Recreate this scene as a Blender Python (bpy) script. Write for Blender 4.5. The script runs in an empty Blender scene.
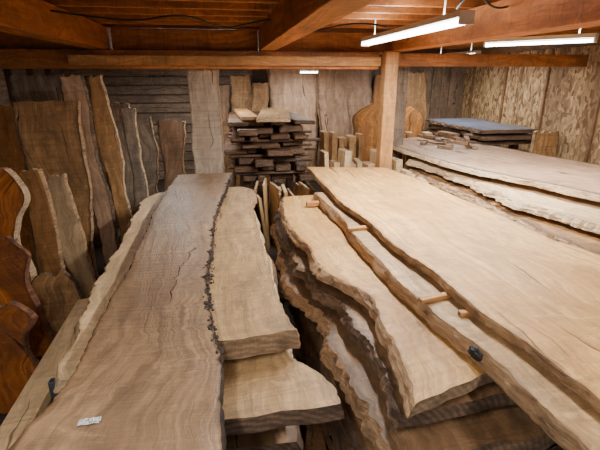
import bpy, bmesh, math, random
from mathutils import Vector, Matrix, noise
random.seed(7)
D=bpy.data
COL=bpy.context.scene.collection

# ---------------------------------------------------------------- materials
def newmat(name):
    m=D.materials.new(name); m.use_nodes=True
    nt=m.node_tree; b=nt.nodes['Principled BSDF']
    return m,nt,b
def N(nt,t,**k):
    n=nt.nodes.new(t)
    for a,v in k.items(): setattr(n,a,v)
    return n
def ramp(nt,src,p0,p1,c0=(0,0,0,1),c1=(1,1,1,1)):
    r=N(nt,'ShaderNodeValToRGB'); e=r.color_ramp.elements
    e[0].position=p0; e[1].position=p1; e[0].color=c0; e[1].color=c1
    nt.links.new(src,r.inputs[0]); return r.outputs[0]
def mix(nt,f,a,b,mode='MIX'):
    m=N(nt,'ShaderNodeMix',data_type='RGBA',blend_type=mode)
    for s,v in ((m.inputs[0],f),(m.inputs[6],a),(m.inputs[7],b)):
        if hasattr(v,'links'): nt.links.new(v,s)
        elif isinstance(v,(int,float)): s.default_value=v
        else: s.default_value=(*v[:3],1)
    return m.outputs[2]
def math_(nt,op,a,b=None,clamp=False):
    m=N(nt,'ShaderNodeMath',operation=op,use_clamp=clamp)
    for i,v in enumerate((a,b)):
        if v is None: continue
        if hasattr(v,'links'): nt.links.new(v,m.inputs[i])
        else: m.inputs[i].default_value=v
    return m.outputs[0]
def coords(nt,scale,src='uv'):
    mp=N(nt,'ShaderNodeMapping'); mp.inputs['Scale'].default_value=scale
    if src=='uv':
        u=N(nt,'ShaderNodeUVMap'); nt.links.new(u.outputs[0],mp.inputs[0])
    else:
        u=N(nt,'ShaderNodeTexCoord'); nt.links.new(u.outputs['Object'],mp.inputs[0])
    return mp.outputs[0]
def noise_(nt,vec,scale=1,detail=4,dist=0,rough=.55):
    n=N(nt,'ShaderNodeTexNoise'); n.inputs['Scale'].default_value=scale
    n.inputs['Detail'].default_value=detail; n.inputs['Distortion'].default_value=dist
    n.inputs['Roughness'].default_value=rough
    nt.links.new(vec,n.inputs['Vector']); return n.outputs[0]

def wood(name,c1,c2,c3,bark=(.05,.03,.018),barkf=1.0,rings=38,fig=0.0,rough=.55,blotch=.65,knots=.8,crack=.85,bump=.8,edge0=.9,saw=.4,grime=.6,heart=0.0,sat=1.15):
    m,nt,b=newmat(name)
    low=noise_(nt,coords(nt,(1.8,.6,1)),1.0,3,.6)
    uvn=N(nt,'ShaderNodeUVMap'); sep=N(nt,'ShaderNodeSeparateXYZ'); nt.links.new(uvn.outputs[0],sep.inputs[0])
    # warped grain coordinates: board-width position pushed about by a slow noise
    cu=math_(nt,'ADD',sep.outputs[0],math_(nt,'MULTIPLY',low,.55))
    cmb=N(nt,'ShaderNodeCombineXYZ'); nt.links.new(cu,cmb.inputs[0]); nt.links.new(sep.outputs[1],cmb.inputs[1])
    mpf=N(nt,'ShaderNodeMapping'); mpf.inputs['Scale'].default_value=(30,1.1,1); nt.links.new(cmb.outputs[0],mpf.inputs[0])
    rc=math_(nt,'MULTIPLY',cu,rings*1.5)
    rg=math_(nt,'ADD',math_(nt,'MULTIPLY',math_(nt,'SINE',rc),.5),.5)
    fine=noise_(nt,mpf.outputs[0],1,6,.5,.7)
    bl=noise_(nt,coords(nt,(2.2,.9,1)),1.3,5,.6)
    f=math_(nt,'ADD',math_(nt,'MULTIPLY',rg,.3),math_(nt,'MULTIPLY',ramp(nt,fine,.41,.60),.7))
    c2=tuple(x*.58 for x in c2)
    col=mix(nt,f,c1,c2)
    col=mix(nt,math_(nt,'MULTIPLY',ramp(nt,bl,.42,.62),blotch),col,c3)
    at=N(nt,'ShaderNodeAttribute',attribute_name='e')
    if heart>0:
        hn=math_(nt,'ADD',at.outputs['Fac'],math_(nt,'MULTIPLY',math_(nt,'SUBTRACT',low,.5),1.6))
        col=mix(nt,math_(nt,'MULTIPLY',ramp(nt,hn,.15,.5,(1,1,1,1),(0,0,0,1)),heart),col,tuple(x*.75 for x in c3))
    if fig>0:
        fg=noise_(nt,coords(nt,(4,20,1)),1,4,.9)
        col=mix(nt,math_(nt,'MULTIPLY',ramp(nt,fg,.42,.62),fig),col,tuple(x*.85 for x in c3))
    sm=noise_(nt,coords(nt,(.8,30,1)),1,4,.15,.65)
    sg=noise_(nt,coords(nt,(1.5,1.0,1)),1,3,.2)
    col=mix(nt,math_(nt,'MULTIPLY',math_(nt,'MULTIPLY',ramp(nt,sm,.48,.62),saw),ramp(nt,sg,.4,.6)),col,tuple(x*.5 for x in c3))
    gr=noise_(nt,coords(nt,(11,5,1)),1,7,.3,.75)
    g2=noise_(nt,coords(nt,(2.4,1.4,1)),1,7,.6,.72)
    gc=(c3[0]*.42,c3[1]*.45,c3[2]*.5)
    col=mix(nt,math_(nt,'MULTIPLY',ramp(nt,gr,.47,.66),grime),col,gc)
    col=mix(nt,math_(nt,'MULTIPLY',ramp(nt,g2,.5,.64),grime),col,gc)
    g3=noise_(nt,coords(nt,(5,9,1)),1,7,.8,.8)
    col=mix(nt,math_(nt,'MULTIPLY',ramp(nt,g3,.56,.68),.3),col,tuple(min(1,x*1.5+.04) for x in c1))
    vo=N(nt,'ShaderNodeTexVoronoi'); vo.inputs['Scale'].default_value=1.0
    nt.links.new(coords(nt,(1.9,1.1,1)),vo.inputs['Vector'])
    kd=math_(nt,'ADD',vo.outputs['Distance'],math_(nt,'MULTIPLY',math_(nt,'SUBTRACT',gr,.5),.14))
    kf=ramp(nt,kd,.02,.08,(1,1,1,1),(0,0,0,1))
    sepc=N(nt,'ShaderNodeSeparateColor'); nt.links.new(vo.outputs['Color'],sepc.inputs[0])
    kf=math_(nt,'MULTIPLY',math_(nt,'MULTIPLY',kf,math_(nt,'GREATER_THAN',sepc.outputs[0],.5)),knots)
    col=mix(nt,kf,col,(.04,.022,.012))
    mpc=N(nt,'ShaderNodeMapping'); mpc.inputs['Scale'].default_value=(22,.5,1); nt.links.new(cmb.outputs[0],mpc.inputs[0])
    cr=noise_(nt,mpc.outputs[0],1,2,.35)
    cf=math_(nt,'MULTIPLY',ramp(nt,cr,.68,.71),crack)
    col=mix(nt,cf,col,(.025,.015,.01))
    en=math_(nt,'ADD',at.outputs['Fac'],math_(nt,'MULTIPLY',math_(nt,'SUBTRACT',gr,.5),.2))
    ef=math_(nt,'MULTIPLY',ramp(nt,en,edge0,edge0+.07),barkf)
    col=mix(nt,ef,col,bark)
    oi=N(nt,'ShaderNodeObjectInfo')
    hs=N(nt,'ShaderNodeHueSaturation'); hs.inputs['Saturation'].default_value=sat
    nt.links.new(math_(nt,'ADD',math_(nt,'MULTIPLY',oi.outputs['Random'],.35),1.0),hs.inputs['Value'])
    nt.links.new(col,hs.inputs['Color'])
    nt.links.new(hs.outputs[0],b.inputs['Base Color'])
    b.inputs['Roughness'].default_value=rough
    h=math_(nt,'ADD',math_(nt,'ADD',fine,math_(nt,'MULTIPLY',sm,.6)),math_(nt,'MULTIPLY',cf,-2))
    bp=N(nt,'ShaderNodeBump'); bp.inputs['Strength'].default_value=bump; bp.inputs['Distance'].default_value=.008
    nt.links.new(h,bp.inputs['Height']); nt.links.new(bp.outputs[0],b.inputs['Normal'])
    return m
def sidemat(name,ca,cb,cc,lo=.42,hi=.6):
    m,nt,b=newmat(name)
    n1=noise_(nt,coords(nt,(7,3,14),'o'),1,7,.5,.75)
    n2=noise_(nt,coords(nt,(30,7,70),'o'),1,5,.3,.7)
    col=mix(nt,ramp(nt,n2,.38,.6),ca,cb)
    col=mix(nt,ramp(nt,n1,lo,hi),col,cc)
    nt.links.new(col,b.inputs['Base Color']); b.inputs['Roughness'].default_value=.8
    bp=N(nt,'ShaderNodeBump'); bp.inputs['Strength'].default_value=.9; bp.inputs['Distance'].default_value=.025
    nt.links.new(math_(nt,'ADD',n1,math_(nt,'MULTIPLY',n2,.6)),bp.inputs['Height']); nt.links.new(bp.outputs[0],b.inputs['Normal'])
    return m
def endmat(name,ca,cb):
    m,nt,b=newmat(name)
    w=N(nt,'ShaderNodeTexWave',wave_type='RINGS',rings_direction='Y'); w.inputs['Scale'].default_value=9
    w.inputs['Distortion'].default_value=5; w.inputs['Detail'].default_value=4
    nt.links.new(coords(nt,(1,1,1),'o'),w.inputs['Vector'])
    n=noise_(nt,coords(nt,(60,60,20),'o'),1,4)
    n3=noise_(nt,coords(nt,(5,5,12),'o'),1,6,.3,.75)
    col=mix(nt,w.outputs['Fac'],ca,cb)
    col=mix(nt,math_(nt,'MULTIPLY',n,.5),col,cb)
    col=mix(nt,math_(nt,'MULTIPLY',ramp(nt,n3,.42,.6),.75),col,tuple(x*.35 for x in cb))
    nt.links.new(col,b.inputs['Base Color']); b.inputs['Roughness'].default_value=.85
    bp=N(nt,'ShaderNodeBump'); bp.inputs['Strength'].default_value=.7; bp.inputs['Distance'].default_value=.008
    nt.links.new(n,bp.inputs['Height']); nt.links.new(bp.outputs[0],b.inputs['Normal'])
    return m
def plain(name,c,rough=.6,metal=0,em=None,es=0):
    m,nt,b=newmat(name)
    n=noise_(nt,coords(nt,(8,8,8),'o'),1,4)
    col=mix(nt,n,tuple(x*.8 for x in c),tuple(min(1,x*1.15) for x in c))
    nt.links.new(col,b.inputs['Base Color']); b.inputs['Roughness'].default_value=rough; b.inputs['Metallic'].default_value=metal
    if em: b.inputs['Emission Color'].default_value=(*em,1); b.inputs['Emission Strength'].default_value=es
    return m

M_brown=wood('walnut_tan',(.42,.285,.18),(.37,.245,.15),(.23,.155,.105),bark=(.08,.045,.025),barkf=.8,edge0=.94,saw=.12,rough=.36,grime=.5,heart=.35,rings=30)
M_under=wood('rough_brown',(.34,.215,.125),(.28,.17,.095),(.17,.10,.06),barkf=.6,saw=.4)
M_maple=wood('maple_figured',(.60,.415,.235),(.52,.345,.185),(.36,.235,.13),fig=.5,barkf=.5,bark=(.14,.08,.04),edge0=.95,rings=30)
M_gold=wood('maple_gold',(.82,.52,.25),(.73,.435,.19),(.48,.27,.12),barkf=.6,bark=(.2,.11,.05),blotch=.6,edge0=.955,crack=.7,grime=.45,saw=.25,heart=.4)
M_honey=wood('maple_honey',(.76,.48,.23),(.66,.39,.17),(.43,.24,.105),barkf=.5,bark=(.18,.10,.045),blotch=.75,edge0=.955,crack=.6,grime=.45,saw=.3,rings=26,fig=.25)
M_pale=wood('pale_maple',(.80,.60,.39),(.72,.52,.32),(.52,.36,.21),barkf=.5,bark=(.3,.17,.08),blotch=.5,edge0=.965,knots=.6,crack=.6,grime=.35)
M_grey=wood('weathered',(.42,.33,.24),(.35,.27,.19),(.20,.15,.11),barkf=.7,sat=1)
M_post=wood('hewn_grey',(.50,.40,.30),(.42,.33,.24),(.28,.22,.16),barkf=.5,grime=.4,crack=1,sat=1)
M_lean1=wood('slab_tan',(.58,.36,.19),(.49,.29,.145),(.29,.165,.085),barkf=.8)
M_lean2=wood('slab_orange',(.62,.31,.13),(.52,.24,.095),(.28,.135,.06),barkf=.8)
M_pink=wood('slab_pink',(.58,.41,.29),(.51,.345,.235),(.34,.22,.15),barkf=.8,rings=25,grime=.45)
M_red=wood('burl_red',(.64,.27,.13),(.46,.18,.08),(.20,.08,.04),barkf=.6,rings=20,blotch=.8,knots=1,sat=1.2)
M_fir=wood('fir_beam',(.60,.25,.085),(.50,.19,.062),(.29,.11,.038),barkf=0,rings=50,crack=.4,grime=.5,sat=1.05)
M_firL=wood('fir_light',(.68,.38,.17),(.60,.31,.13),(.38,.195,.085),barkf=0,rings=50,crack=.4,grime=.4,sat=1.1)
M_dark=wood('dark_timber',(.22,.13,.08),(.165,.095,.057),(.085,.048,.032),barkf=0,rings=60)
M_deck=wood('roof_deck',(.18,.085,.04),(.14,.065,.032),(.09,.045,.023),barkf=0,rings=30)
M_log=wood('old_board',(.38,.265,.175),(.29,.195,.13),(.16,.11,.075),barkf=0,rings=50,sat=1)
M_blue=wood('waxed_blue',(.24,.29,.42),(.19,.24,.36),(.12,.14,.19),barkf=.8,rough=.28,sat=1)
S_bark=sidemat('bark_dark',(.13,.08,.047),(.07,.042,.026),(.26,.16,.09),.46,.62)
S_tan=sidemat('live_edge_tan',(.56,.36,.19),(.36,.215,.11),(.11,.062,.034),.50,.66)
S_pale=sidemat('live_edge_pale',(.76,.56,.35),(.54,.37,.21),(.15,.088,.046),.52,.66)
S_red=sidemat('live_edge_red',(.30,.12,.055),(.18,.07,.033),(.06,.027,.016),.45,.62)
S_crust=sidemat('pitted_bark',(.055,.034,.022),(.028,.018,.013),(.13,.08,.047),.5,.7)
E_tan=endmat('end_grain',(.42,.28,.16),(.27,.17,.095))
E_pale=endmat('end_grain_pale',(.72,.54,.35),(.54,.37,.22))
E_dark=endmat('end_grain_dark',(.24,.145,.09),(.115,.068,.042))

# ---------------------------------------------------------------- helpers
def cr(pts,t):
    n=len(pts)-1
    cum=[0]
    for i in range(n): cum.append(cum[-1]+math.dist(pts[i],pts[i+1]))
    d=t*cum[-1]
    for i in range(n):
        if d<=cum[i+1]+1e-9: break
    s=(d-cum[i])/max(1e-9,cum[i+1]-cum[i])
    p0=pts[max(i-1,0)];p1=pts[i];p2=pts[i+1];p3=pts[min(i+2,n)]
    r=[]
    for k in (0,1):
        a=0.5*(2*p1[k]+(p2[k]-p0[k])*s+(2*p0[k]-5*p1[k]+4*p2[k]-p3[k])*s*s+(3*p1[k]-p0[k]-3*p2[k]+p3[k])*s**3)
        r.append(a)
    return r
def nz(x,y=0,z=0): return noise.noise(Vector((x,y,z)))
def link(me,name,mats):
    for m in mats: me.materials.append(m)
    o=D.objects.new(name,me); COL.objects.link(o); return o

def slab(name,L,R,z,th,mats,seed=0,jag=.01,flareL=.03,flareR=.03,M=14,K=4,step=.03,matrix=None,warp=.004,endjag=.012,notch=0.0):
    L=[tuple(p) for p in L]; R=[tuple(p) for p in R]
    length=sum(math.dist(L[i],L[i+1]) for i in range(len(L)-1))
    n=max(6,int(length/step))
    so=seed*13.7
    verts=[];uvs=[];es=[];rings=[]
    for j in range(n+1):
        t=j/n
        lx,ly=cr(L,t); rx,ry=cr(R,t)
        v=t*length
        jl=jag*(nz(v*3+so,1.3)*1.6+nz(v*11,so+5)*.9+nz(v*27,so)*.7)
        jr=jag*(nz(v*3+so,9.3)*1.6+nz(v*11,so+15)*.9+nz(v*27,so+7)*.7)
        if notch: jr-=notch*max(0,nz(v*16,so+3.3))*(1.5 if .15<t<.95 else 0)
        w=Vector((rx-lx,ry-ly)); wl=w.length; w/=max(wl,1e-6)
        lx-=w.x*jl; ly-=w.y*jl; rx+=w.x*jr; ry+=w.y*jr
        ring=[]
        def add(x,y,zz,e,uu):
            ring.append(len(verts)); verts.append((x,y,zz)); es.append(e); uvs.append((uu+so,v+so*.7))
        fl=flareL*(1+1.0*nz(v*2.2,so+3)+.5*nz(v*7,so)); fr=flareR*(1+1.0*nz(v*2.2,so+23)+.5*nz(v*7,so+9))
        for i in range(M+1):
            s=i/M; wz=warp*nz(lx+(rx-lx)*s*1.5,v*1.1,so)*2
            x=lx+(rx-lx)*s; y=ly+(ry-ly)*s
            if j in(0,n): y+=endjag*nz(s*6,so,j)*1.5
            rd=0
            if i in(0,M): rd=-.002
            add(x,y,z+wz+rd,abs(2*s-1),s*wl)
        for k in range(1,K+1):
            q=k/(K+1); o=fr*q+.5*jag*(nz(v*8,q*4,so)+nz(v*22,q*9,so))+.003
            add(rx+w.x*o,ry+w.y*o,z-th*q,1.2,wl+q*th)
        for i in range(M,-1,-1):
            s=i/M
            x=lx-w.x*fl+(rx+w.x*fr-lx+w.x*fl)*s; y=ly-w.y*fl+(ry+w.y*fr-ly+w.y*fl)*s
            if j in(0,n): y+=endjag*nz(s*6,so,j)*1.5
            add(x,y,z-th,abs(2*s-1),s*wl+.3)
        for k in range(K,0,-1):
            q=k/(K+1); o=fl*q+.5*jag*(nz(v*8,q*4,so+40)+nz(v*22,q*9,so+40))+.003
            add(lx-w.x*o,ly-w.y*o,z-th*q,1.2,-q*th)
        rings.append(ring)
    faces=[];mi=[]
    P=len(rings[0])
    for j in range(n):
        a=rings[j];b=rings[j+1]
        for i in range(P):
            i2=(i+1)%P
            faces.append((a[i],a[i2],b[i2],b[i]))
            mi.append(0 if (i<M or (M+K+1<=i<2*M+K+1)) else 1)
    for ring in (rings[0],rings[-1]):
        for i in range(M):
            bt=lambda i:ring[M+1+K+(M-i)]
            faces.append((ring[i],ring[i+1],bt(i+1),bt(i))); mi.append(2)
        faces.append([ring[M]]+[ring[M+k] for k in range(1,K+1)]+[ring[M+K+1]]); mi.append(2)
        faces.append([ring[2*M+K+1]]+[ring[2*M+K+1+k] for k in range(1,K+1)]+[ring[0]]); mi.append(2)
    if matrix is not None: verts=[tuple(matrix@Vector(v)) for v in verts]
    me=D.meshes.new(name); me.from_pydata(verts,[],faces)
    uvl=me.uv_layers.new(name='UVMap')
    for l in me.loops: uvl.data[l.index].uv=uvs[l.vertex_index]
    at=me.attributes.new('e','FLOAT','POINT')
    for i,e in enumerate(es): at.data[i].value=min(e,1.0)
    for p,k in zip(me.polygons,mi): p.material_index=k; p.use_smooth=True
    bm=bmesh.new(); bm.from_mesh(me); bmesh.ops.recalc_face_normals(bm,faces=bm.faces); bm.to_mesh(me); bm.free()
    me.set_sharp_from_angle(angle=math.radians(26))
    return link(me,name,mats)

def rslab(name,x0,x1,y0,y1,z,th,mats,seed,wob=.05,**k):
    n=7;L=[];R=[]
    for i in range(n):
        t=i/(n-1); y=y0+(y1-y0)*t
        L.append((x0+wob*nz(t*3,seed*3.1)*1.8,y)); R.append((x1+wob*nz(t*3+9,seed*3.1)*1.8,y))
    return slab(name,L,R,z,th,mats,seed,**k)

def lean(name,x0,x1,y,h,mats,seed,ang=6,yaw=0,th=.05,wob=.05,taper=0,roll=0,flare=.015,top=0,z0=0.0):
    n=8;L=[];R=[];c=(x0+x1)/2;hw=(x1-x0)/2
    for i in range(n):
        t=i/(n-1)
        k=1-taper*t
        L.append((-hw*k+wob*nz(t*2.5,seed*2.7)*1.8,t*h)); R.append((hw*k+wob*nz(t*2.5+7,seed*2.7)*1.8,t*h))
    if top:
        L[-1]=(L[-2][0]+hw*top*.9,h*.985); R[-1]=(R[-2][0]-hw*top,h)
    mt=Matrix.Translation((c,y,z0))@Matrix.Rotation(math.radians(yaw),4,'Z')@Matrix.Rotation(math.radians(roll),4,'Y')@Matrix.Rotation(math.radians(90-ang),4,'X')
    return slab(name,L,R,th,th,mats,seed,jag=.014,flareL=flare,flareR=flare,matrix=mt,M=10,step=.05,endjag=.03)

def boxdata(bm,uvl,c,s,mi=0,rot=None,endmi=None,bev=.004,so=0):
    r=bmesh.ops.create_cube(bm,size=1)
    vs=r['verts']
    ax=max(range(3),key=lambda i:s[i])
    fs=list({f for v in vs for f in v.link_faces})
    for f in fs: f.material_index=mi
    bmesh.ops.scale(bm,verts=vs,vec=s)
    for f in fs:
        f.normal_update()
        if endmi is not None and abs(f.normal[ax])>.9: f.material_index=endmi
    if bev:
        es=list({e for v in vs for e in v.link_edges})
        rb=bmesh.ops.bevel(bm,geom=es,offset=bev,segments=1,affect='EDGES')
        vs=list({v for f in fs if f.is_valid for v in f.verts}|set(rb['verts']))
        fs=list({f for v in vs for f in v.link_faces})
    o=[i for i in range(3) if i!=ax]
    for f in fs:
        for l in f.loops:
            q=l.vert.co
            l[uvl].uv=(q[o[0]]+q[o[1]]+so,q[ax]+so*.7)
    mt=Matrix.Translation(c)
    if rot: mt=mt@Matrix.Rotation(rot[2],4,'Z')@Matrix.Rotation(rot[1],4,'Y')@Matrix.Rotation(rot[0],4,'X')
    bmesh.ops.transform(bm,matrix=mt,verts=vs)
def boxes(name,items,mats,bev=.004):
    bm=bmesh.new(); uvl=bm.loops.layers.uv.new('UVMap')
    for k,it in enumerate(items):
        c,s=it[0],it[1]; rot=it[2] if len(it)>2 else None
        mi=it[3] if len(it)>3 else 0; em=it[4] if len(it)>4 else (1 if len(mats)>1 else None)
        boxdata(bm,uvl,c,s,mi,rot,em,bev,so=random.uniform(0,40))
    me=D.meshes.new(name); bm.to_mesh(me); bm.free()
    return link(me,name,mats)
def bx(name,x0,x1,y0,y1,z0,z1,mats,bev=.004):
    return boxes(name,[(((x0+x1)/2,(y0+y1)/2,(z0+z1)/2),(x1-x0,y1-y0,z1-z0))],mats,bev)

# ---------------------------------------------------------------- room shell
XL,XR,YB,YF,ZC=-3.3,5.65,10.2,-2.4,3.06
m,nt,b=newmat('floor_dirty_concrete')
n1=noise_(nt,coords(nt,(1.5,1.5,1),'o'),1,6,.3); n2=noise_(nt,coords(nt,(40,40,1),'o'),1,4)
c=mix(nt,n1,(.025,.019,.015),(.075,.056,.042)); c=mix(nt,ramp(nt,n2,.6,.7),c,(.18,.12,.075))
nt.links.new(c,b.inputs['Base Color']); b.inputs['Roughness'].default_value=.9
M_floor=m
def osb():
    m,nt,b=newmat('osb_board')
    col=None
    tc=N(nt,'ShaderNodeTexCoord')
    for i,(rz,sy,sz) in enumerate(((.75,20,9),(-.7,19,8),(.05,24,8))):
        mp=N(nt,'ShaderNodeMapping'); mp.inputs['Rotation'].default_value=(rz,0,0)
        nt.links.new(tc.outputs['Object'],mp.inputs[0])
        m2=N(nt,'ShaderNodeMapping'); m2.inputs['Scale'].default_value=(1,sy,sz); nt.links.new(mp.outputs[0],m2.inputs[0])
        vo=N(nt,'ShaderNodeTexVoronoi'); vo.inputs['Scale'].default_value=1.0; nt.links.new(m2.outputs[0],vo.inputs['Vector'])
        s=N(nt,'ShaderNodeSeparateColor'); nt.links.new(vo.outputs['Color'],s.inputs[0])
        cc=mix(nt,s.outputs[0],(.82,.56,.29),(.17,.085,.032))
        col=cc if col is None else mix(nt,math_(nt,'GREATER_THAN',s.outputs[1],.5),col,cc)
    n=noise_(nt,coords(nt,(1,2.2,.5),'o'),1,5); col=mix(nt,math_(nt,'MULTIPLY',ramp(nt,n,.45,.65),.55),col,(.15,.08,.04))
    nt.links.new(col,b.inputs['Base Color']); b.inputs['Roughness'].default_value=.75
    return m
M_osb=osb()
bx('floor',XL-.1,XR+.1,YF-3,YB+.1,-.1,0,[M_floor],0)
bx('wall_left',XL-.1,XL,YF,YB,0,ZC,[M_log],0)
bx('wall_right',XR,XR+.1,YF,YB,0,ZC,[M_osb],0)
bx('wall_back',XL-.1,XR+.1,YB,YB+.1,0,ZC,[M_dark],0)
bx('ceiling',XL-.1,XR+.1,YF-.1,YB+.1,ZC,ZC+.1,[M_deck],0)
it=[]; z=.02
while z<2.7:
    h=random.uniform(.17,.26); it.append((((XL+.6)/2-.0,YB-.03,z+h/2),(.6-XL,.06+random.uniform(0,.04),h-.016))); z+=h
boxes('wall_cladding',it,[M_log],.012)
it=[]; x=3.0
while x<XR-.1:
    w=random.uniform(.14,.26); it.append(((x+w/2,YB-.04,1.3),(w-.01,.05+random.uniform(0,.05),2.6))); x+=w
boxes('wall_cladding',it,[M_log])
it=[]
for y in (2.4,3.62,4.84,6.06,7.28,8.5,9.72): it.append(((XR-.02,y,1.4),(.04,.05,2.72)))
it.append(((XR-.06,4.3,2.79),(.12,11.0,.12)))
boxes('trim_1',it,[M_under])
it=[]
for y in [k*.8-1.2 for k in range(14)]: it.append(((XL+.05,y,1.4),(.1,.05,2.8)))
boxes('trim_2',it,[M_dark])

# ---------------------------------------------------------------- ceiling framing
for x,w in ((-1.5,.22),(.56,.2),(2.30,.22)):
    bx('ceiling_beam',x-w/2,x+w/2,YF,YB-.1,2.6,2.86,[M_fir])
it=[]; y=-2
while y<10:
    it.append(((1.15,y,2.96),(8.7,.05,.19))); y+=.46
boxes('ceiling_joists',it,[M_fir])
bx('cross_beam',XL+.1,2.07,6.02,6.24,2.375,2.595,[M_fir])
bx('cross_beam',2.42,XR-.13,6.3,6.45,2.42,2.595,[M_fir])
bx('ledger_board',-1.85,2.07,5.93,6.015,2.415,2.53,[M_firL])
it=[]
for a,b_ in ((-3.18,-1.63),(-1.37,.45),(.67,2.18)): it.append((((a+b_)/2,6.15,2.72),(b_-a-.01,.05,.24)))
boxes('blocking_board',it,[M_fir])
bx('support_post',2.09,2.27,5.80,5.98,0,2.595,[M_firL,E_tan],.008)
lean('hewn_post',-.50,-.09,6.45,2.37,[M_post,S_tan,E_tan],3,ang=0,th=.24,wob=.015,flare=.004)
bx('grey_post',2.68,2.88,6.9,7.08,0,2.59,[M_grey,E_tan],.01)

# ---------------------------------------------------------------- left stack
LR=[(-.08,.95),(-.10,1.26),(-.085,1.52),(-.09,1.80),(-.14,2.07),(-.18,2.41),(-.19,2.85),(-.18,3.45),(-.17,4.14),(-.07,5.11),(.03,6.10)]
top=slab('live_edge_slab',
 [(-.84,1.0),(-.86,1.39),(-.80,1.61),(-.75,1.83),(-.77,2.28),(-.75,2.71),(-.75,3.22),(-.76,3.93),(-.77,4.78),(-.71,6.05)],
 LR,1.0,.055,[M_brown,S_crust,E_tan],1,jag=.012,flareL=.012,flareR=.010,step=.014,M=20,notch=.035)
bm=bmesh.new()
for k in range(1300):
    t=random.uniform(.17,.97); x,y=cr(LR,t)
    den=nz(y*5,3.7)
    if random.random()>.55+den*1.1: continue
    r=random.uniform(.003,.012)
    wd=.010+.012*max(0,nz(y*3,8.1)+.3)
    rr=bmesh.ops.create_icosphere(bm,subdivisions=1,radius=r)
    sy=random.uniform(.8,2.6); sx=random.uniform(.6,1.3); a=random.uniform(-.6,.6)
    off=Vector((x+random.gauss(0,wd)+.010*nz(y*6,1.1)*2,y,.998-random.uniform(0,.012)))
    for v in rr['verts']:
        q=Vector((v.co.x*sx,v.co.y*sy,v.co.z*.5)); q.rotate(Matrix.Rotation(a,3,'Z'))
        v.co=q*random.uniform(.85,1.15)+off
me=D.meshes.new('bark_crust'); bm.to_mesh(me); bm.free()
o=link(me,'bark_crust',[S_crust]); o.parent=top
slab('live_edge_slab',
 [(-.85,1.87),(-.90,2.03),(-.88,2.25),(-.91,2.53),(-.96,2.75),(-.96,3.11),(-.97,3.60),(-1.0,4.26),(-1.0,5.18),(-.80,5.5)],
 [(-.5,1.9),(-.52,2.3),(-.5,3),(-.5,4),(-.5,5),(-.5,5.5)],
 .925,.07,[M_pale,S_pale,E_pale],2,jag=.020,flareL=.03,flareR=0,step=.025)
slab('maple_slab',
 [(-.46,2.04),(-.44,3),(-.44,4),(-.44,5.5)],
 [(.33,2.12),(.30,2.33),(.27,2.5),(.24,2.85),(.22,3.4),(.21,3.86),(.20,4.7),(.27,5.3),(.12,5.55)],
 .925,.13,[M_maple,S_tan,E_tan],3,jag=.016,flareL=0,flareR=.02,step=.02,M=18)
slab('maple_slab',
 [(-.6,1.66),(-.6,2.5),(-.6,3.6),(-.6,5.2)],
 [(.475,1.71),(.465,1.83),(.39,2.0),(.30,2.15),(.28,2.5),(.30,3.2),(.27,4.2),(.25,5.2)],
 .74,.10,[M_maple,S_pale,E_dark],4,jag=.018,flareL=0,flareR=.03,step=.02,M=18,endjag=.02)
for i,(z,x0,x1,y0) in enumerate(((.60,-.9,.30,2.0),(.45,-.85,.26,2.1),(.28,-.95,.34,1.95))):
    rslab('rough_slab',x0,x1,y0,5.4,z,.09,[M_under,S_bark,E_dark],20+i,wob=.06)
it=[]
for y in (1.9,3.2,4.6):
    it+= [((-.45,y+.25,.9355),(.5,.04,.019)),((-.3,y+.3,.767),(.95,.05,.053)),((-.3,y+.2,.62),(.9,.06,.037)),((-.3,y+.2,.48),(.9,.06,.055)),((-.3,y+.2,.32),(.9,.06,.075)),((-.3,y+.2,.095),(1.0,.1,.19))]
boxes('stacking_sticks',it,[M_dark,E_tan])
boxes('rail_plank',[((-1.07,2.2,.71),(.15,1.75,.06),(0,-.12,.02)),((-1.15,2.2,.53),(.04,1.7,.32)),((-1.08,1.6,.33),(.08,.09,.66)),((-1.08,2.9,.33),(.08,.09,.66))],[M_pale,E_tan],.006)
boxes('bracket_foot',[((-.93,1.98,.80),(.05,.04,.1))],[plain('steel',(.1,.13,.17),.4,.8)])

def label():
    bm=bmesh.new(); nx,ny=12,6; vs=[]
    for j in range(ny+1):
        for i in range(nx+1):
            x=(i/nx-.5)*.085;y=(j/ny-.5)*.034
            vs.append(bm.verts.new((x,y,.004+.003*nz(i*.4,j*.5,3)+.002*abs(math.sin(i*.6)))))
    for j in range(ny):
        for i in range(nx):
            a=j*(nx+1)+i; bm.faces.new((vs[a],vs[a+1],vs[a+nx+2],vs[a+nx+1]))
    me=D.meshes.new('paper_label'); bm.to_mesh(me); bm.free()
    m,nt,b=newmat('label_paper')
    w=noise_(nt,coords(nt,(160,60,1),'o'),1,2)
    nt.links.new(ramp(nt,w,.54,.58,(.72,.72,.72,1),(.15,.15,.17,1)),b.inputs['Base Color'])
    o=link(me,'paper_label',[m]); o.location=(-.60,1.48,1.003); o.rotation_euler=(0,0,math.radians(4))
label()

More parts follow.
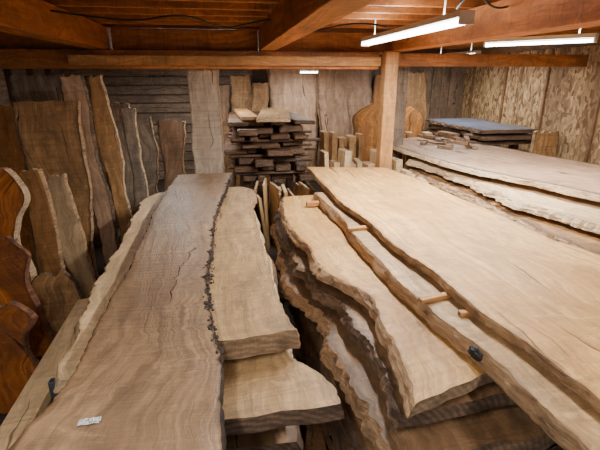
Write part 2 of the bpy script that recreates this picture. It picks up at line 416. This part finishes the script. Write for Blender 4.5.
# ---------------------------------------------------------------- right stack
slab('wide_slab',
 [(1.41,.7),(1.41,1.20),(1.39,1.36),(1.37,1.57),(1.32,1.82),(1.30,2.15),(1.26,2.57),(1.21,2.90),(1.19,3.46),(1.10,4.19),(1.08,5.39),(1.08,5.92)],
 [(2.75,.7),(2.70,1.6),(2.59,2.48),(2.47,2.85),(2.44,3.46),(2.37,4.06),(2.30,4.91),(2.15,5.7)],
 1.08,.055,[M_gold,S_tan,E_tan],5,jag=.009,flareL=.004,flareR=.01,step=.022,M=22)
slab('long_slab',
 [(1.25,.75),(1.25,1.09),(1.24,1.25),(1.24,1.44),(1.21,1.71),(1.14,2.02),(1.09,2.48),(1.05,3.13),(1.04,3.94),(.98,4.85)],
 [(2.0,.75),(2.0,2),(2.0,3),(1.95,4),(1.9,4.85)],
 .995,.085,[M_maple,S_tan,E_tan],6,jag=.011,flareL=.03,flareR=.01,step=.022)
slab('live_edge_slab',
 [(.79,1.49),(.822,1.72),(.85,1.93),(.864,2.13),(.89,2.50),(.78,2.74),(.655,3.02),(.65,3.44),(.578,3.83),(.565,4.46),(.62,5.08)],
 [(1.30,1.66),(1.5,2.1),(1.6,2.6),(1.6,3.4),(1.5,4.2),(1.2,5.15)],
 .89,.07,[M_honey,S_tan,E_tan],7,jag=.018,flareL=.04,flareR=.02,step=.018,M=24)
slab('live_edge_slab',
 [(.72,1.56),(.75,1.8),(.78,2.2),(.72,2.6),(.58,3.0),(.54,3.5),(.48,4.0),(.53,5.0)],
 [(1.4,1.62),(1.6,2),(1.6,3),(1.6,4),(1.5,5.0)],
 .765,.085,[M_under,S_bark,E_dark],8,jag=.035,flareL=.03,flareR=.02,step=.02)
slab('live_edge_slab',
 [(.68,1.42),(.70,1.6),(.60,2.2),(.64,2.7),(.46,3.2),(.46,3.8),(.48,4.9)],
 [(1.9,1.5),(1.9,2),(1.9,3),(1.9,4),(1.8,4.9)],
 .63,.12,[M_under,S_tan,E_tan],9,jag=.035,flareL=.03,flareR=.02,step=.02,endjag=.04)
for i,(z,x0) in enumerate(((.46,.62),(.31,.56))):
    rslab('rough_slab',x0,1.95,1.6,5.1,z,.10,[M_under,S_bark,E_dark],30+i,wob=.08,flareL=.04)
it=[]
for y in (2.0,3.42,4.6):
    it+=[((1.6,y,1.010),(.7,.04,.028)),((1.4,y,.90),(.4,.045,.018)),((1.2,y+.1,.792),(.7,.05,.052)),((1.25,y,.655),(.9,.05,.048)),((1.3,y,.485),(.9,.05,.05)),((1.3,y,.335),(.9,.06,.05)),((1.3,y,.105),(1.1,.1,.21))]
it+=[((1.12,3.5,1.011),(.24,.05,.030),(0,0,.08)),((1.20,2.2,1.010),(.22,.045,.028),(0,0,.2)),((.98,4.62,.925),(.3,.06,.05),(0,0,.03))]
it+=[((2.2,y,.51),(.12,.12,1.02)) for y in (2.2,4.5)]
boxes('stacking_sticks',it,[M_firL,E_tan])
def knot(loc,r):
    bm=bmesh.new(); bmesh.ops.create_icosphere(bm,subdivisions=4,radius=1)
    for v in bm.verts:
        k=1+.25*noise.fractal(v.co*2.2,1,2,4)
        v.co=Vector((v.co.x*r[0]*k,v.co.y*r[1]*k,v.co.z*r[2]*k))
    for f in bm.faces: f.smooth=True
    me=D.meshes.new('bark_knot'); bm.to_mesh(me); bm.free()
    o=link(me,'bark_knot',[plain('knot_black',(.012,.01,.01),.7)]); o.location=loc
knot((1.195,1.71,.955),(.03,.05,.03))

# ---------------------------------------------------------------- right back stack
P=[M_pale,S_pale,E_pale]
slab('grey_slab',[(2.72,7.6),(2.7,6.7),(2.88,5.3),(3.2,4.4),(3.53,3.55),(3.9,2.5)],[(3.9,7.8),(4.3,6.6),(4.5,5.8),(4.75,4.8),(4.9,3.8),(5.0,2.5)],1.2,.06,[M_pink,S_pale,E_pale],11,jag=.02,flareL=.03)
slab('live_edge_slab',[(2.78,6.3),(2.86,5.4),(2.96,4.66),(2.93,3.9),(3.1,3.3),(3.25,2.4)],[(4.7,6.4),(4.8,5),(4.9,4),(5,2.4)],1.07,.075,P,12,jag=.035,flareL=.05)
slab('live_edge_slab',[(2.72,6.2),(2.80,5.2),(2.84,4.5),(2.8,3.7),(2.85,3.1),(2.95,2.3)],[(4.6,6.2),(4.8,5),(4.9,4),(5,2.3)],.94,.07,[M_lean1,S_tan,E_pale],13,jag=.035,flareL=.05)
slab('live_edge_slab',[(2.8,6.3),(2.76,5.2),(2.8,4.5),(2.72,3.7),(2.8,3.1),(2.8,2.3)],[(4.6,6.2),(4.8,5),(4.9,4),(5,2.3)],.80,.08,[M_honey,S_tan,E_pale],14,jag=.035,flareL=.05)
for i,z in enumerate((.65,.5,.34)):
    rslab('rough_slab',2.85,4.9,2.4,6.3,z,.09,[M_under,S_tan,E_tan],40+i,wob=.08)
it=[]
for y in (3.0,4.4,5.9):
    for z0,z1 in ((1.07,1.14),(.94,.995),(.8,.87),(.65,.72),(.5,.56),(.34,.41),(0,.25)):
        it.append(((4.0,y,(z0+z1)/2),(1.6 if z0<1 else 1.0,.06,z1-z0)))
it.append(((3.4,6.85,.57),(1.0,.1,1.14)))
boxes('stacking_sticks',it,[M_firL,E_tan])
it=[]
for i in range(14):
    it.append(((random.uniform(3.05,3.9),random.uniform(6.2,7.3),1.225+.045*(i%3)),(random.uniform(.06,.12),random.uniform(.2,.6),.045),(0,0,random.uniform(-.6,.6))))
boxes('offcut_pile',it,[M_under,E_tan])
for i,(z,o) in enumerate(((1.43,0),(1.33,.08),(1.23,-.05))):
    rslab('waxed_slab' if i==0 else 'dark_slab',4.15+o,5.2+o*.5,6.75-o,8.8,z,.06,[M_blue if i==0 else M_dark,S_bark,E_dark],50+i,wob=.12,jag=.04)
it=[((4.7,y,z),(1.0,.07,.04)) for y in(7.1,8.4) for z in (1.35,1.25)]
it+=[((4.45+k*.6,y,.585),(.12,.12,1.17)) for k in (0,1) for y in (7.1,8.4)]
boxes('slab_trestle',it,[M_dark,E_tan])
lean('offcut_board',4.95,5.4,6.45,1.42,[M_lean1,S_tan,E_pale],60,ang=2,wob=.02)

# short planks standing on end
it=[]; x=1.42
while x<2.58:
    w=random.uniform(.06,.13); h=random.uniform(1.0,1.24)
    it.append(((x+w/2,6.40+random.uniform(-.1,.1),h/2),(w,random.uniform(.2,.36),h),(0,random.uniform(-.06,.06),random.uniform(-.2,.2)),0,1))
    x+=w+.03
boxes('upright_blocks',it,[M_pale,E_pale],.006)
it=[]; x=2.42
while x<2.58:
    w=random.uniform(.05,.08); h=random.uniform(.94,1.06)
    for y in (5.3,5.75):
        it.append(((x+w/2,y+random.uniform(-.08,.08),h/2),(w,.2,h),(0,random.uniform(-.03,.03),random.uniform(-.2,.2)),0,1))
    x+=w+.03
boxes('upright_blocks',it,[M_pale,E_pale],.006)
it=[]; x=1.75
while x<3.9:
    w=random.uniform(.08,.16); h=random.uniform(1.12,1.36)
    if not(2.5<x<2.95): it.append(((x+w/2,8.05,h/2),(w,.25,h),(0,random.uniform(-.05,.05),random.uniform(-.2,.2)),0,1))
    x+=w+.05
boxes('upright_blocks',it,[M_lean1,E_pale],.006)

# ---------------------------------------------------------------- dark timber stack centre
it=[]; z=.68
for r in range(8):
    h=random.uniform(.075,.135)
    if r in (1,3,5):
        y=6.80
        while y<8.5:
            Ln=random.uniform(1.25,1.5)
            it.append(((.04+Ln/2+random.uniform(-.06,.0),y,z+.02),(Ln,.09,.04),(0,0,random.uniform(-.06,.06)))); y+=.5
        z+=.04
    x=-.02+random.uniform(-.06,.14)
    while x<1.2:
        w=random.uniform(.12,.40)
        if x+w>1.42: break
        it.append(((x+w/2,7.75+random.uniform(-.30,.15),z+h/2+random.uniform(-.004,.004)),(w,2.0,h-random.uniform(.01,.03)),(0,random.uniform(-.05,.05),random.uniform(-.09,.09)))); x+=w+random.uniform(.01,.08)
    z+=h
it+=[((.25+k*.9,y,.335),(.14,.14,.67)) for k in(0,1) for y in(7.0,8.3)]
boxes('timber_stack',it,[M_dark,E_dark],.014)
boxes('top_plank',[((.80,7.6,z+.035),(.5,2.3,.05),(0,0,-.12))],[M_maple,E_pale],.006)
boxes('top_plank',[((.3,7.75,z+.035),(.26,1.9,.05),(0,0,.05))],[M_lean1,E_tan],.006)
it=[]; x=.30
while x<1.15:
    h=random.uniform(.72,.92); it.append(((x,5.85+random.uniform(-.2,.12),h/2),(random.uniform(.025,.05),.45,h),(0,random.uniform(-.12,.12),random.uniform(-.2,.2)))); x+=random.uniform(.07,.11)
boxes('upright_boards',it,[M_maple,E_pale],.004)
it=[]
for i in range(26):
    L=random.uniform(.2,1.1)
    it.append(((.46+random.uniform(-.08,.08),random.uniform(1.6,5.0),.02+.012*(i%4)),(random.uniform(.03,.09),L,.02),(0,0,random.uniform(-.35,.35))))
boxes('floor_offcuts',it,[M_under,E_tan],.002)

# ---------------------------------------------------------------- slabs leaning in the back
lean('leaning_slab',.92,1.95,9.55,2.42,[M_pink,S_tan,E_tan],70,ang=4,wob=.08)
lean('leaning_slab',2.02,3.1,9.5,2.44,[M_pink,S_tan,E_tan],71,ang=4,wob=.10)
lean('leaning_slab',.1,.5,9.4,2.3,[M_lean1,S_tan,E_tan],72,ang=5)
lean('leaning_slab',.52,.86,9.3,2.15,[M_lean1,S_tan,E_tan],73,ang=5)
lean('leaning_slab',-.25,.05,9.3,2.1,[M_under,S_bark,E_tan],74,ang=4)
lean('rounded_slab',2.45,3.95,8.5,1.80,[M_lean2,S_tan,E_tan],75,ang=6,wob=.05,top=.55)
lean('leaning_slab',3.25,3.8,9.6,2.3,[M_lean2,S_tan,E_tan],76,ang=4)
lean('leaning_slab',4.0,4.5,9.6,2.35,[M_lean1,S_tan,E_tan],77,ang=4)
# left rack
lean('leaning_slab',-2.15,-1.55,4.85,2.05,[M_lean1,S_tan,E_tan],80,ang=5,wob=.05,roll=0)
lean('leaning_slab',-2.66,-2.2,5.1,2.0,[M_lean2,S_tan,E_tan],81,ang=5,wob=.04)
lean('leaning_slab',-1.88,-1.66,4.35,1.45,[M_firL,S_tan,E_pale],82,ang=4,wob=.03,roll=-5)
lean('leaning_slab',-1.66,-1.46,4.42,1.38,[M_pale,S_tan,E_pale],95,ang=4,wob=.03,roll=-5)
lean('leaning_slab',-1.60,-1.38,5.3,2.3,[M_pink,S_bark,E_tan],83,ang=3,wob=.07,roll=-5)
lean('leaning_slab',-1.40,-1.20,5.6,2.3,[M_lean1,S_pale,E_tan],84,ang=3,wob=.06,roll=-6)
lean('leaning_slab',-1.22,-1.05,5.9,1.9,[M_grey,S_pale,E_tan],94,ang=3,wob=.05,roll=-4)
lean('leaning_slab',-1.5,-.98,6.6,1.7,[M_grey,S_tan,E_tan],85,ang=6,wob=.07,roll=-4)
lean('leaning_slab',-1.1,-.72,7.3,1.6,[M_pink,S_tan,E_tan],86,ang=6,wob=.06)
lean('leaning_slab',-1.9,-1.5,7.0,1.9,[M_log,S_bark,E_tan],87,ang=6,wob=.05)
lean('leaning_slab',-2.9,-2.2,6.6,2.3,[M_grey,S_bark,E_dark],88,ang=5,wob=.05)
lean('leaning_slab',-2.2,-1.75,6.2,2.15,[M_log,S_bark,E_dark],89,ang=5,wob=.05)
lean('burl_slab',-2.4,-1.86,3.9,1.55,[M_red,S_pale,E_tan],90,ang=6,wob=.10,top=.5,roll=2,flare=.03)
lean('burl_slab',-2.1,-1.62,3.5,1.05,[M_red,S_red,E_dark],91,ang=8,wob=.12,top=.5,roll=-4)
lean('burl_slab',-1.78,-1.42,3.75,.62,[M_lean1,S_bark,E_dark],92,ang=12,wob=.08,top=.4)
lean('burl_slab',-1.80,-1.46,2.85,.8,[M_red,S_red,E_dark],93,ang=10,wob=.12,top=.6)

# ---------------------------------------------------------------- lamps
M_tube=plain('tube_glow',(1,1,1),.4,0,(1,1,1),16)
M_white=plain('fixture_white',(.7,.7,.68),.4)
def tube(a,b,power,h=.05,up=.35):
    a=Vector(a);b=Vector(b);d=b-a;Ln=d.length;ang=math.atan2(d.y,d.x);c=(a+b)/2
    root=D.objects.new('fluorescent_lamp',None); COL.objects.link(root); root.location=c; root.rotation_euler=(0,0,ang)
    o=boxes('fixture',[((0,0,h),(Ln,.10,.04)),((-Ln/2+.01,0,.01),(.02,.10,.05)),((Ln/2-.01,0,.01),(.02,.10,.05)),((-Ln*.35,0,h+.10),(.012,.012,.16)),((Ln*.35,0,h+.10),(.012,.012,.16))],[M_white],.003); o.parent=root
    bm=bmesh.new()
    for off in (-.032,.032):
        bmesh.ops.create_cone(bm,cap_ends=True,segments=14,radius1=.014,radius2=.014,depth=Ln-.04,matrix=Matrix.Translation((0,off,.005))@Matrix.Rotation(math.pi/2,4,'Y'))
    me=D.meshes.new('tube'); bm.to_mesh(me); bm.free(); t=link(me,'tube',[M_tube]); t.parent=root
    for nm,zz,e,rx in (('tube_light',-.015,power,0),('fill_uplight',h+.03,power*up,math.pi)):  # second light is added fill above the fixture, brightens the ceiling
        ld=D.lights.new(nm,'AREA'); ld.shape='RECTANGLE'; ld.size=Ln; ld.size_y=.09; ld.energy=e; ld.color=(1,.96,.90)
        lo=D.objects.new(nm,ld); COL.objects.link(lo); lo.parent=root; lo.location=(0,0,zz); lo.rotation_euler=(rx,0,0)
tube((1.54,2.82,2.62),(1.57,5.07,2.62),140,up=.14)
tube((2.9,4.85,2.60),(3.55,4.0,2.62),105,up=.14)
tube((1.42,8.8,2.345),(1.80,8.8,2.345),16)
tube((-.5,-.9,2.62),(-.5,1.2,2.62),50,up=.35)  # unseen lamp added behind the camera to light the foreground slabs
tube((1.9,-.9,2.62),(1.9,1.2,2.62),32,up=.35)  # another added fill lamp behind the camera, right side
tube((4.2,7.2,2.62),(4.2,8.8,2.62),48,up=.2)
tube((-1.25,7.6,2.5),(.3,7.6,2.5),58,up=.2)  # added lamp hidden by the cross beam, brightens the back-left wall

def cable(name,pts,r,mat):
    cu=D.curves.new(name,'CURVE'); cu.dimensions='3D'; cu.bevel_depth=r
    s=cu.splines.new('NURBS'); s.points.add(len(pts)-1)
    for p,q in zip(s.points,pts): p.co=(*q,1)
    s.use_endpoint_u=True; s.order_u=3
    o=D.objects.new(name,cu); COL.objects.link(o); cu.materials.append(mat)
M_blk=plain('cable_black',(.02,.02,.02),.5)
cable('ceiling_cable',[(-1.38,4.2,2.8),(-.8,4.3,2.72),(-.3,4.1,2.80),(0,4.5,2.70),(.2,4.6,2.76),(.45,4.5,2.80)],.008,M_blk)
cable('ceiling_cable',[(1.55,3.0,2.72),(1.6,2.9,2.85),(2.0,3.3,2.75),(2.18,3.4,2.80)],.008,M_blk)
cable('ceiling_cable',[(.67,5.5,2.80),(.9,5.0,2.72),(1.3,4.4,2.80),(1.5,4.2,2.72)],.008,M_blk)

# ---------------------------------------------------------------- world (added cool fill, front wall left out to let it in) + camera
w=D.worlds.new('world'); bpy.context.scene.world=w; w.use_nodes=True
w.node_tree.nodes['Background'].inputs[0].default_value=(.85,.92,1,1); w.node_tree.nodes['Background'].inputs[1].default_value=.36
cd=D.cameras.new('camera'); cam=D.objects.new('camera',cd); COL.objects.link(cam)
cd.sensor_width=36; cd.lens=433/600*36
cam.location=(0,0,2.3)
cam.rotation_euler=(math.radians(90-19.1),0,-math.radians(9.3))
bpy.context.scene.camera=cam
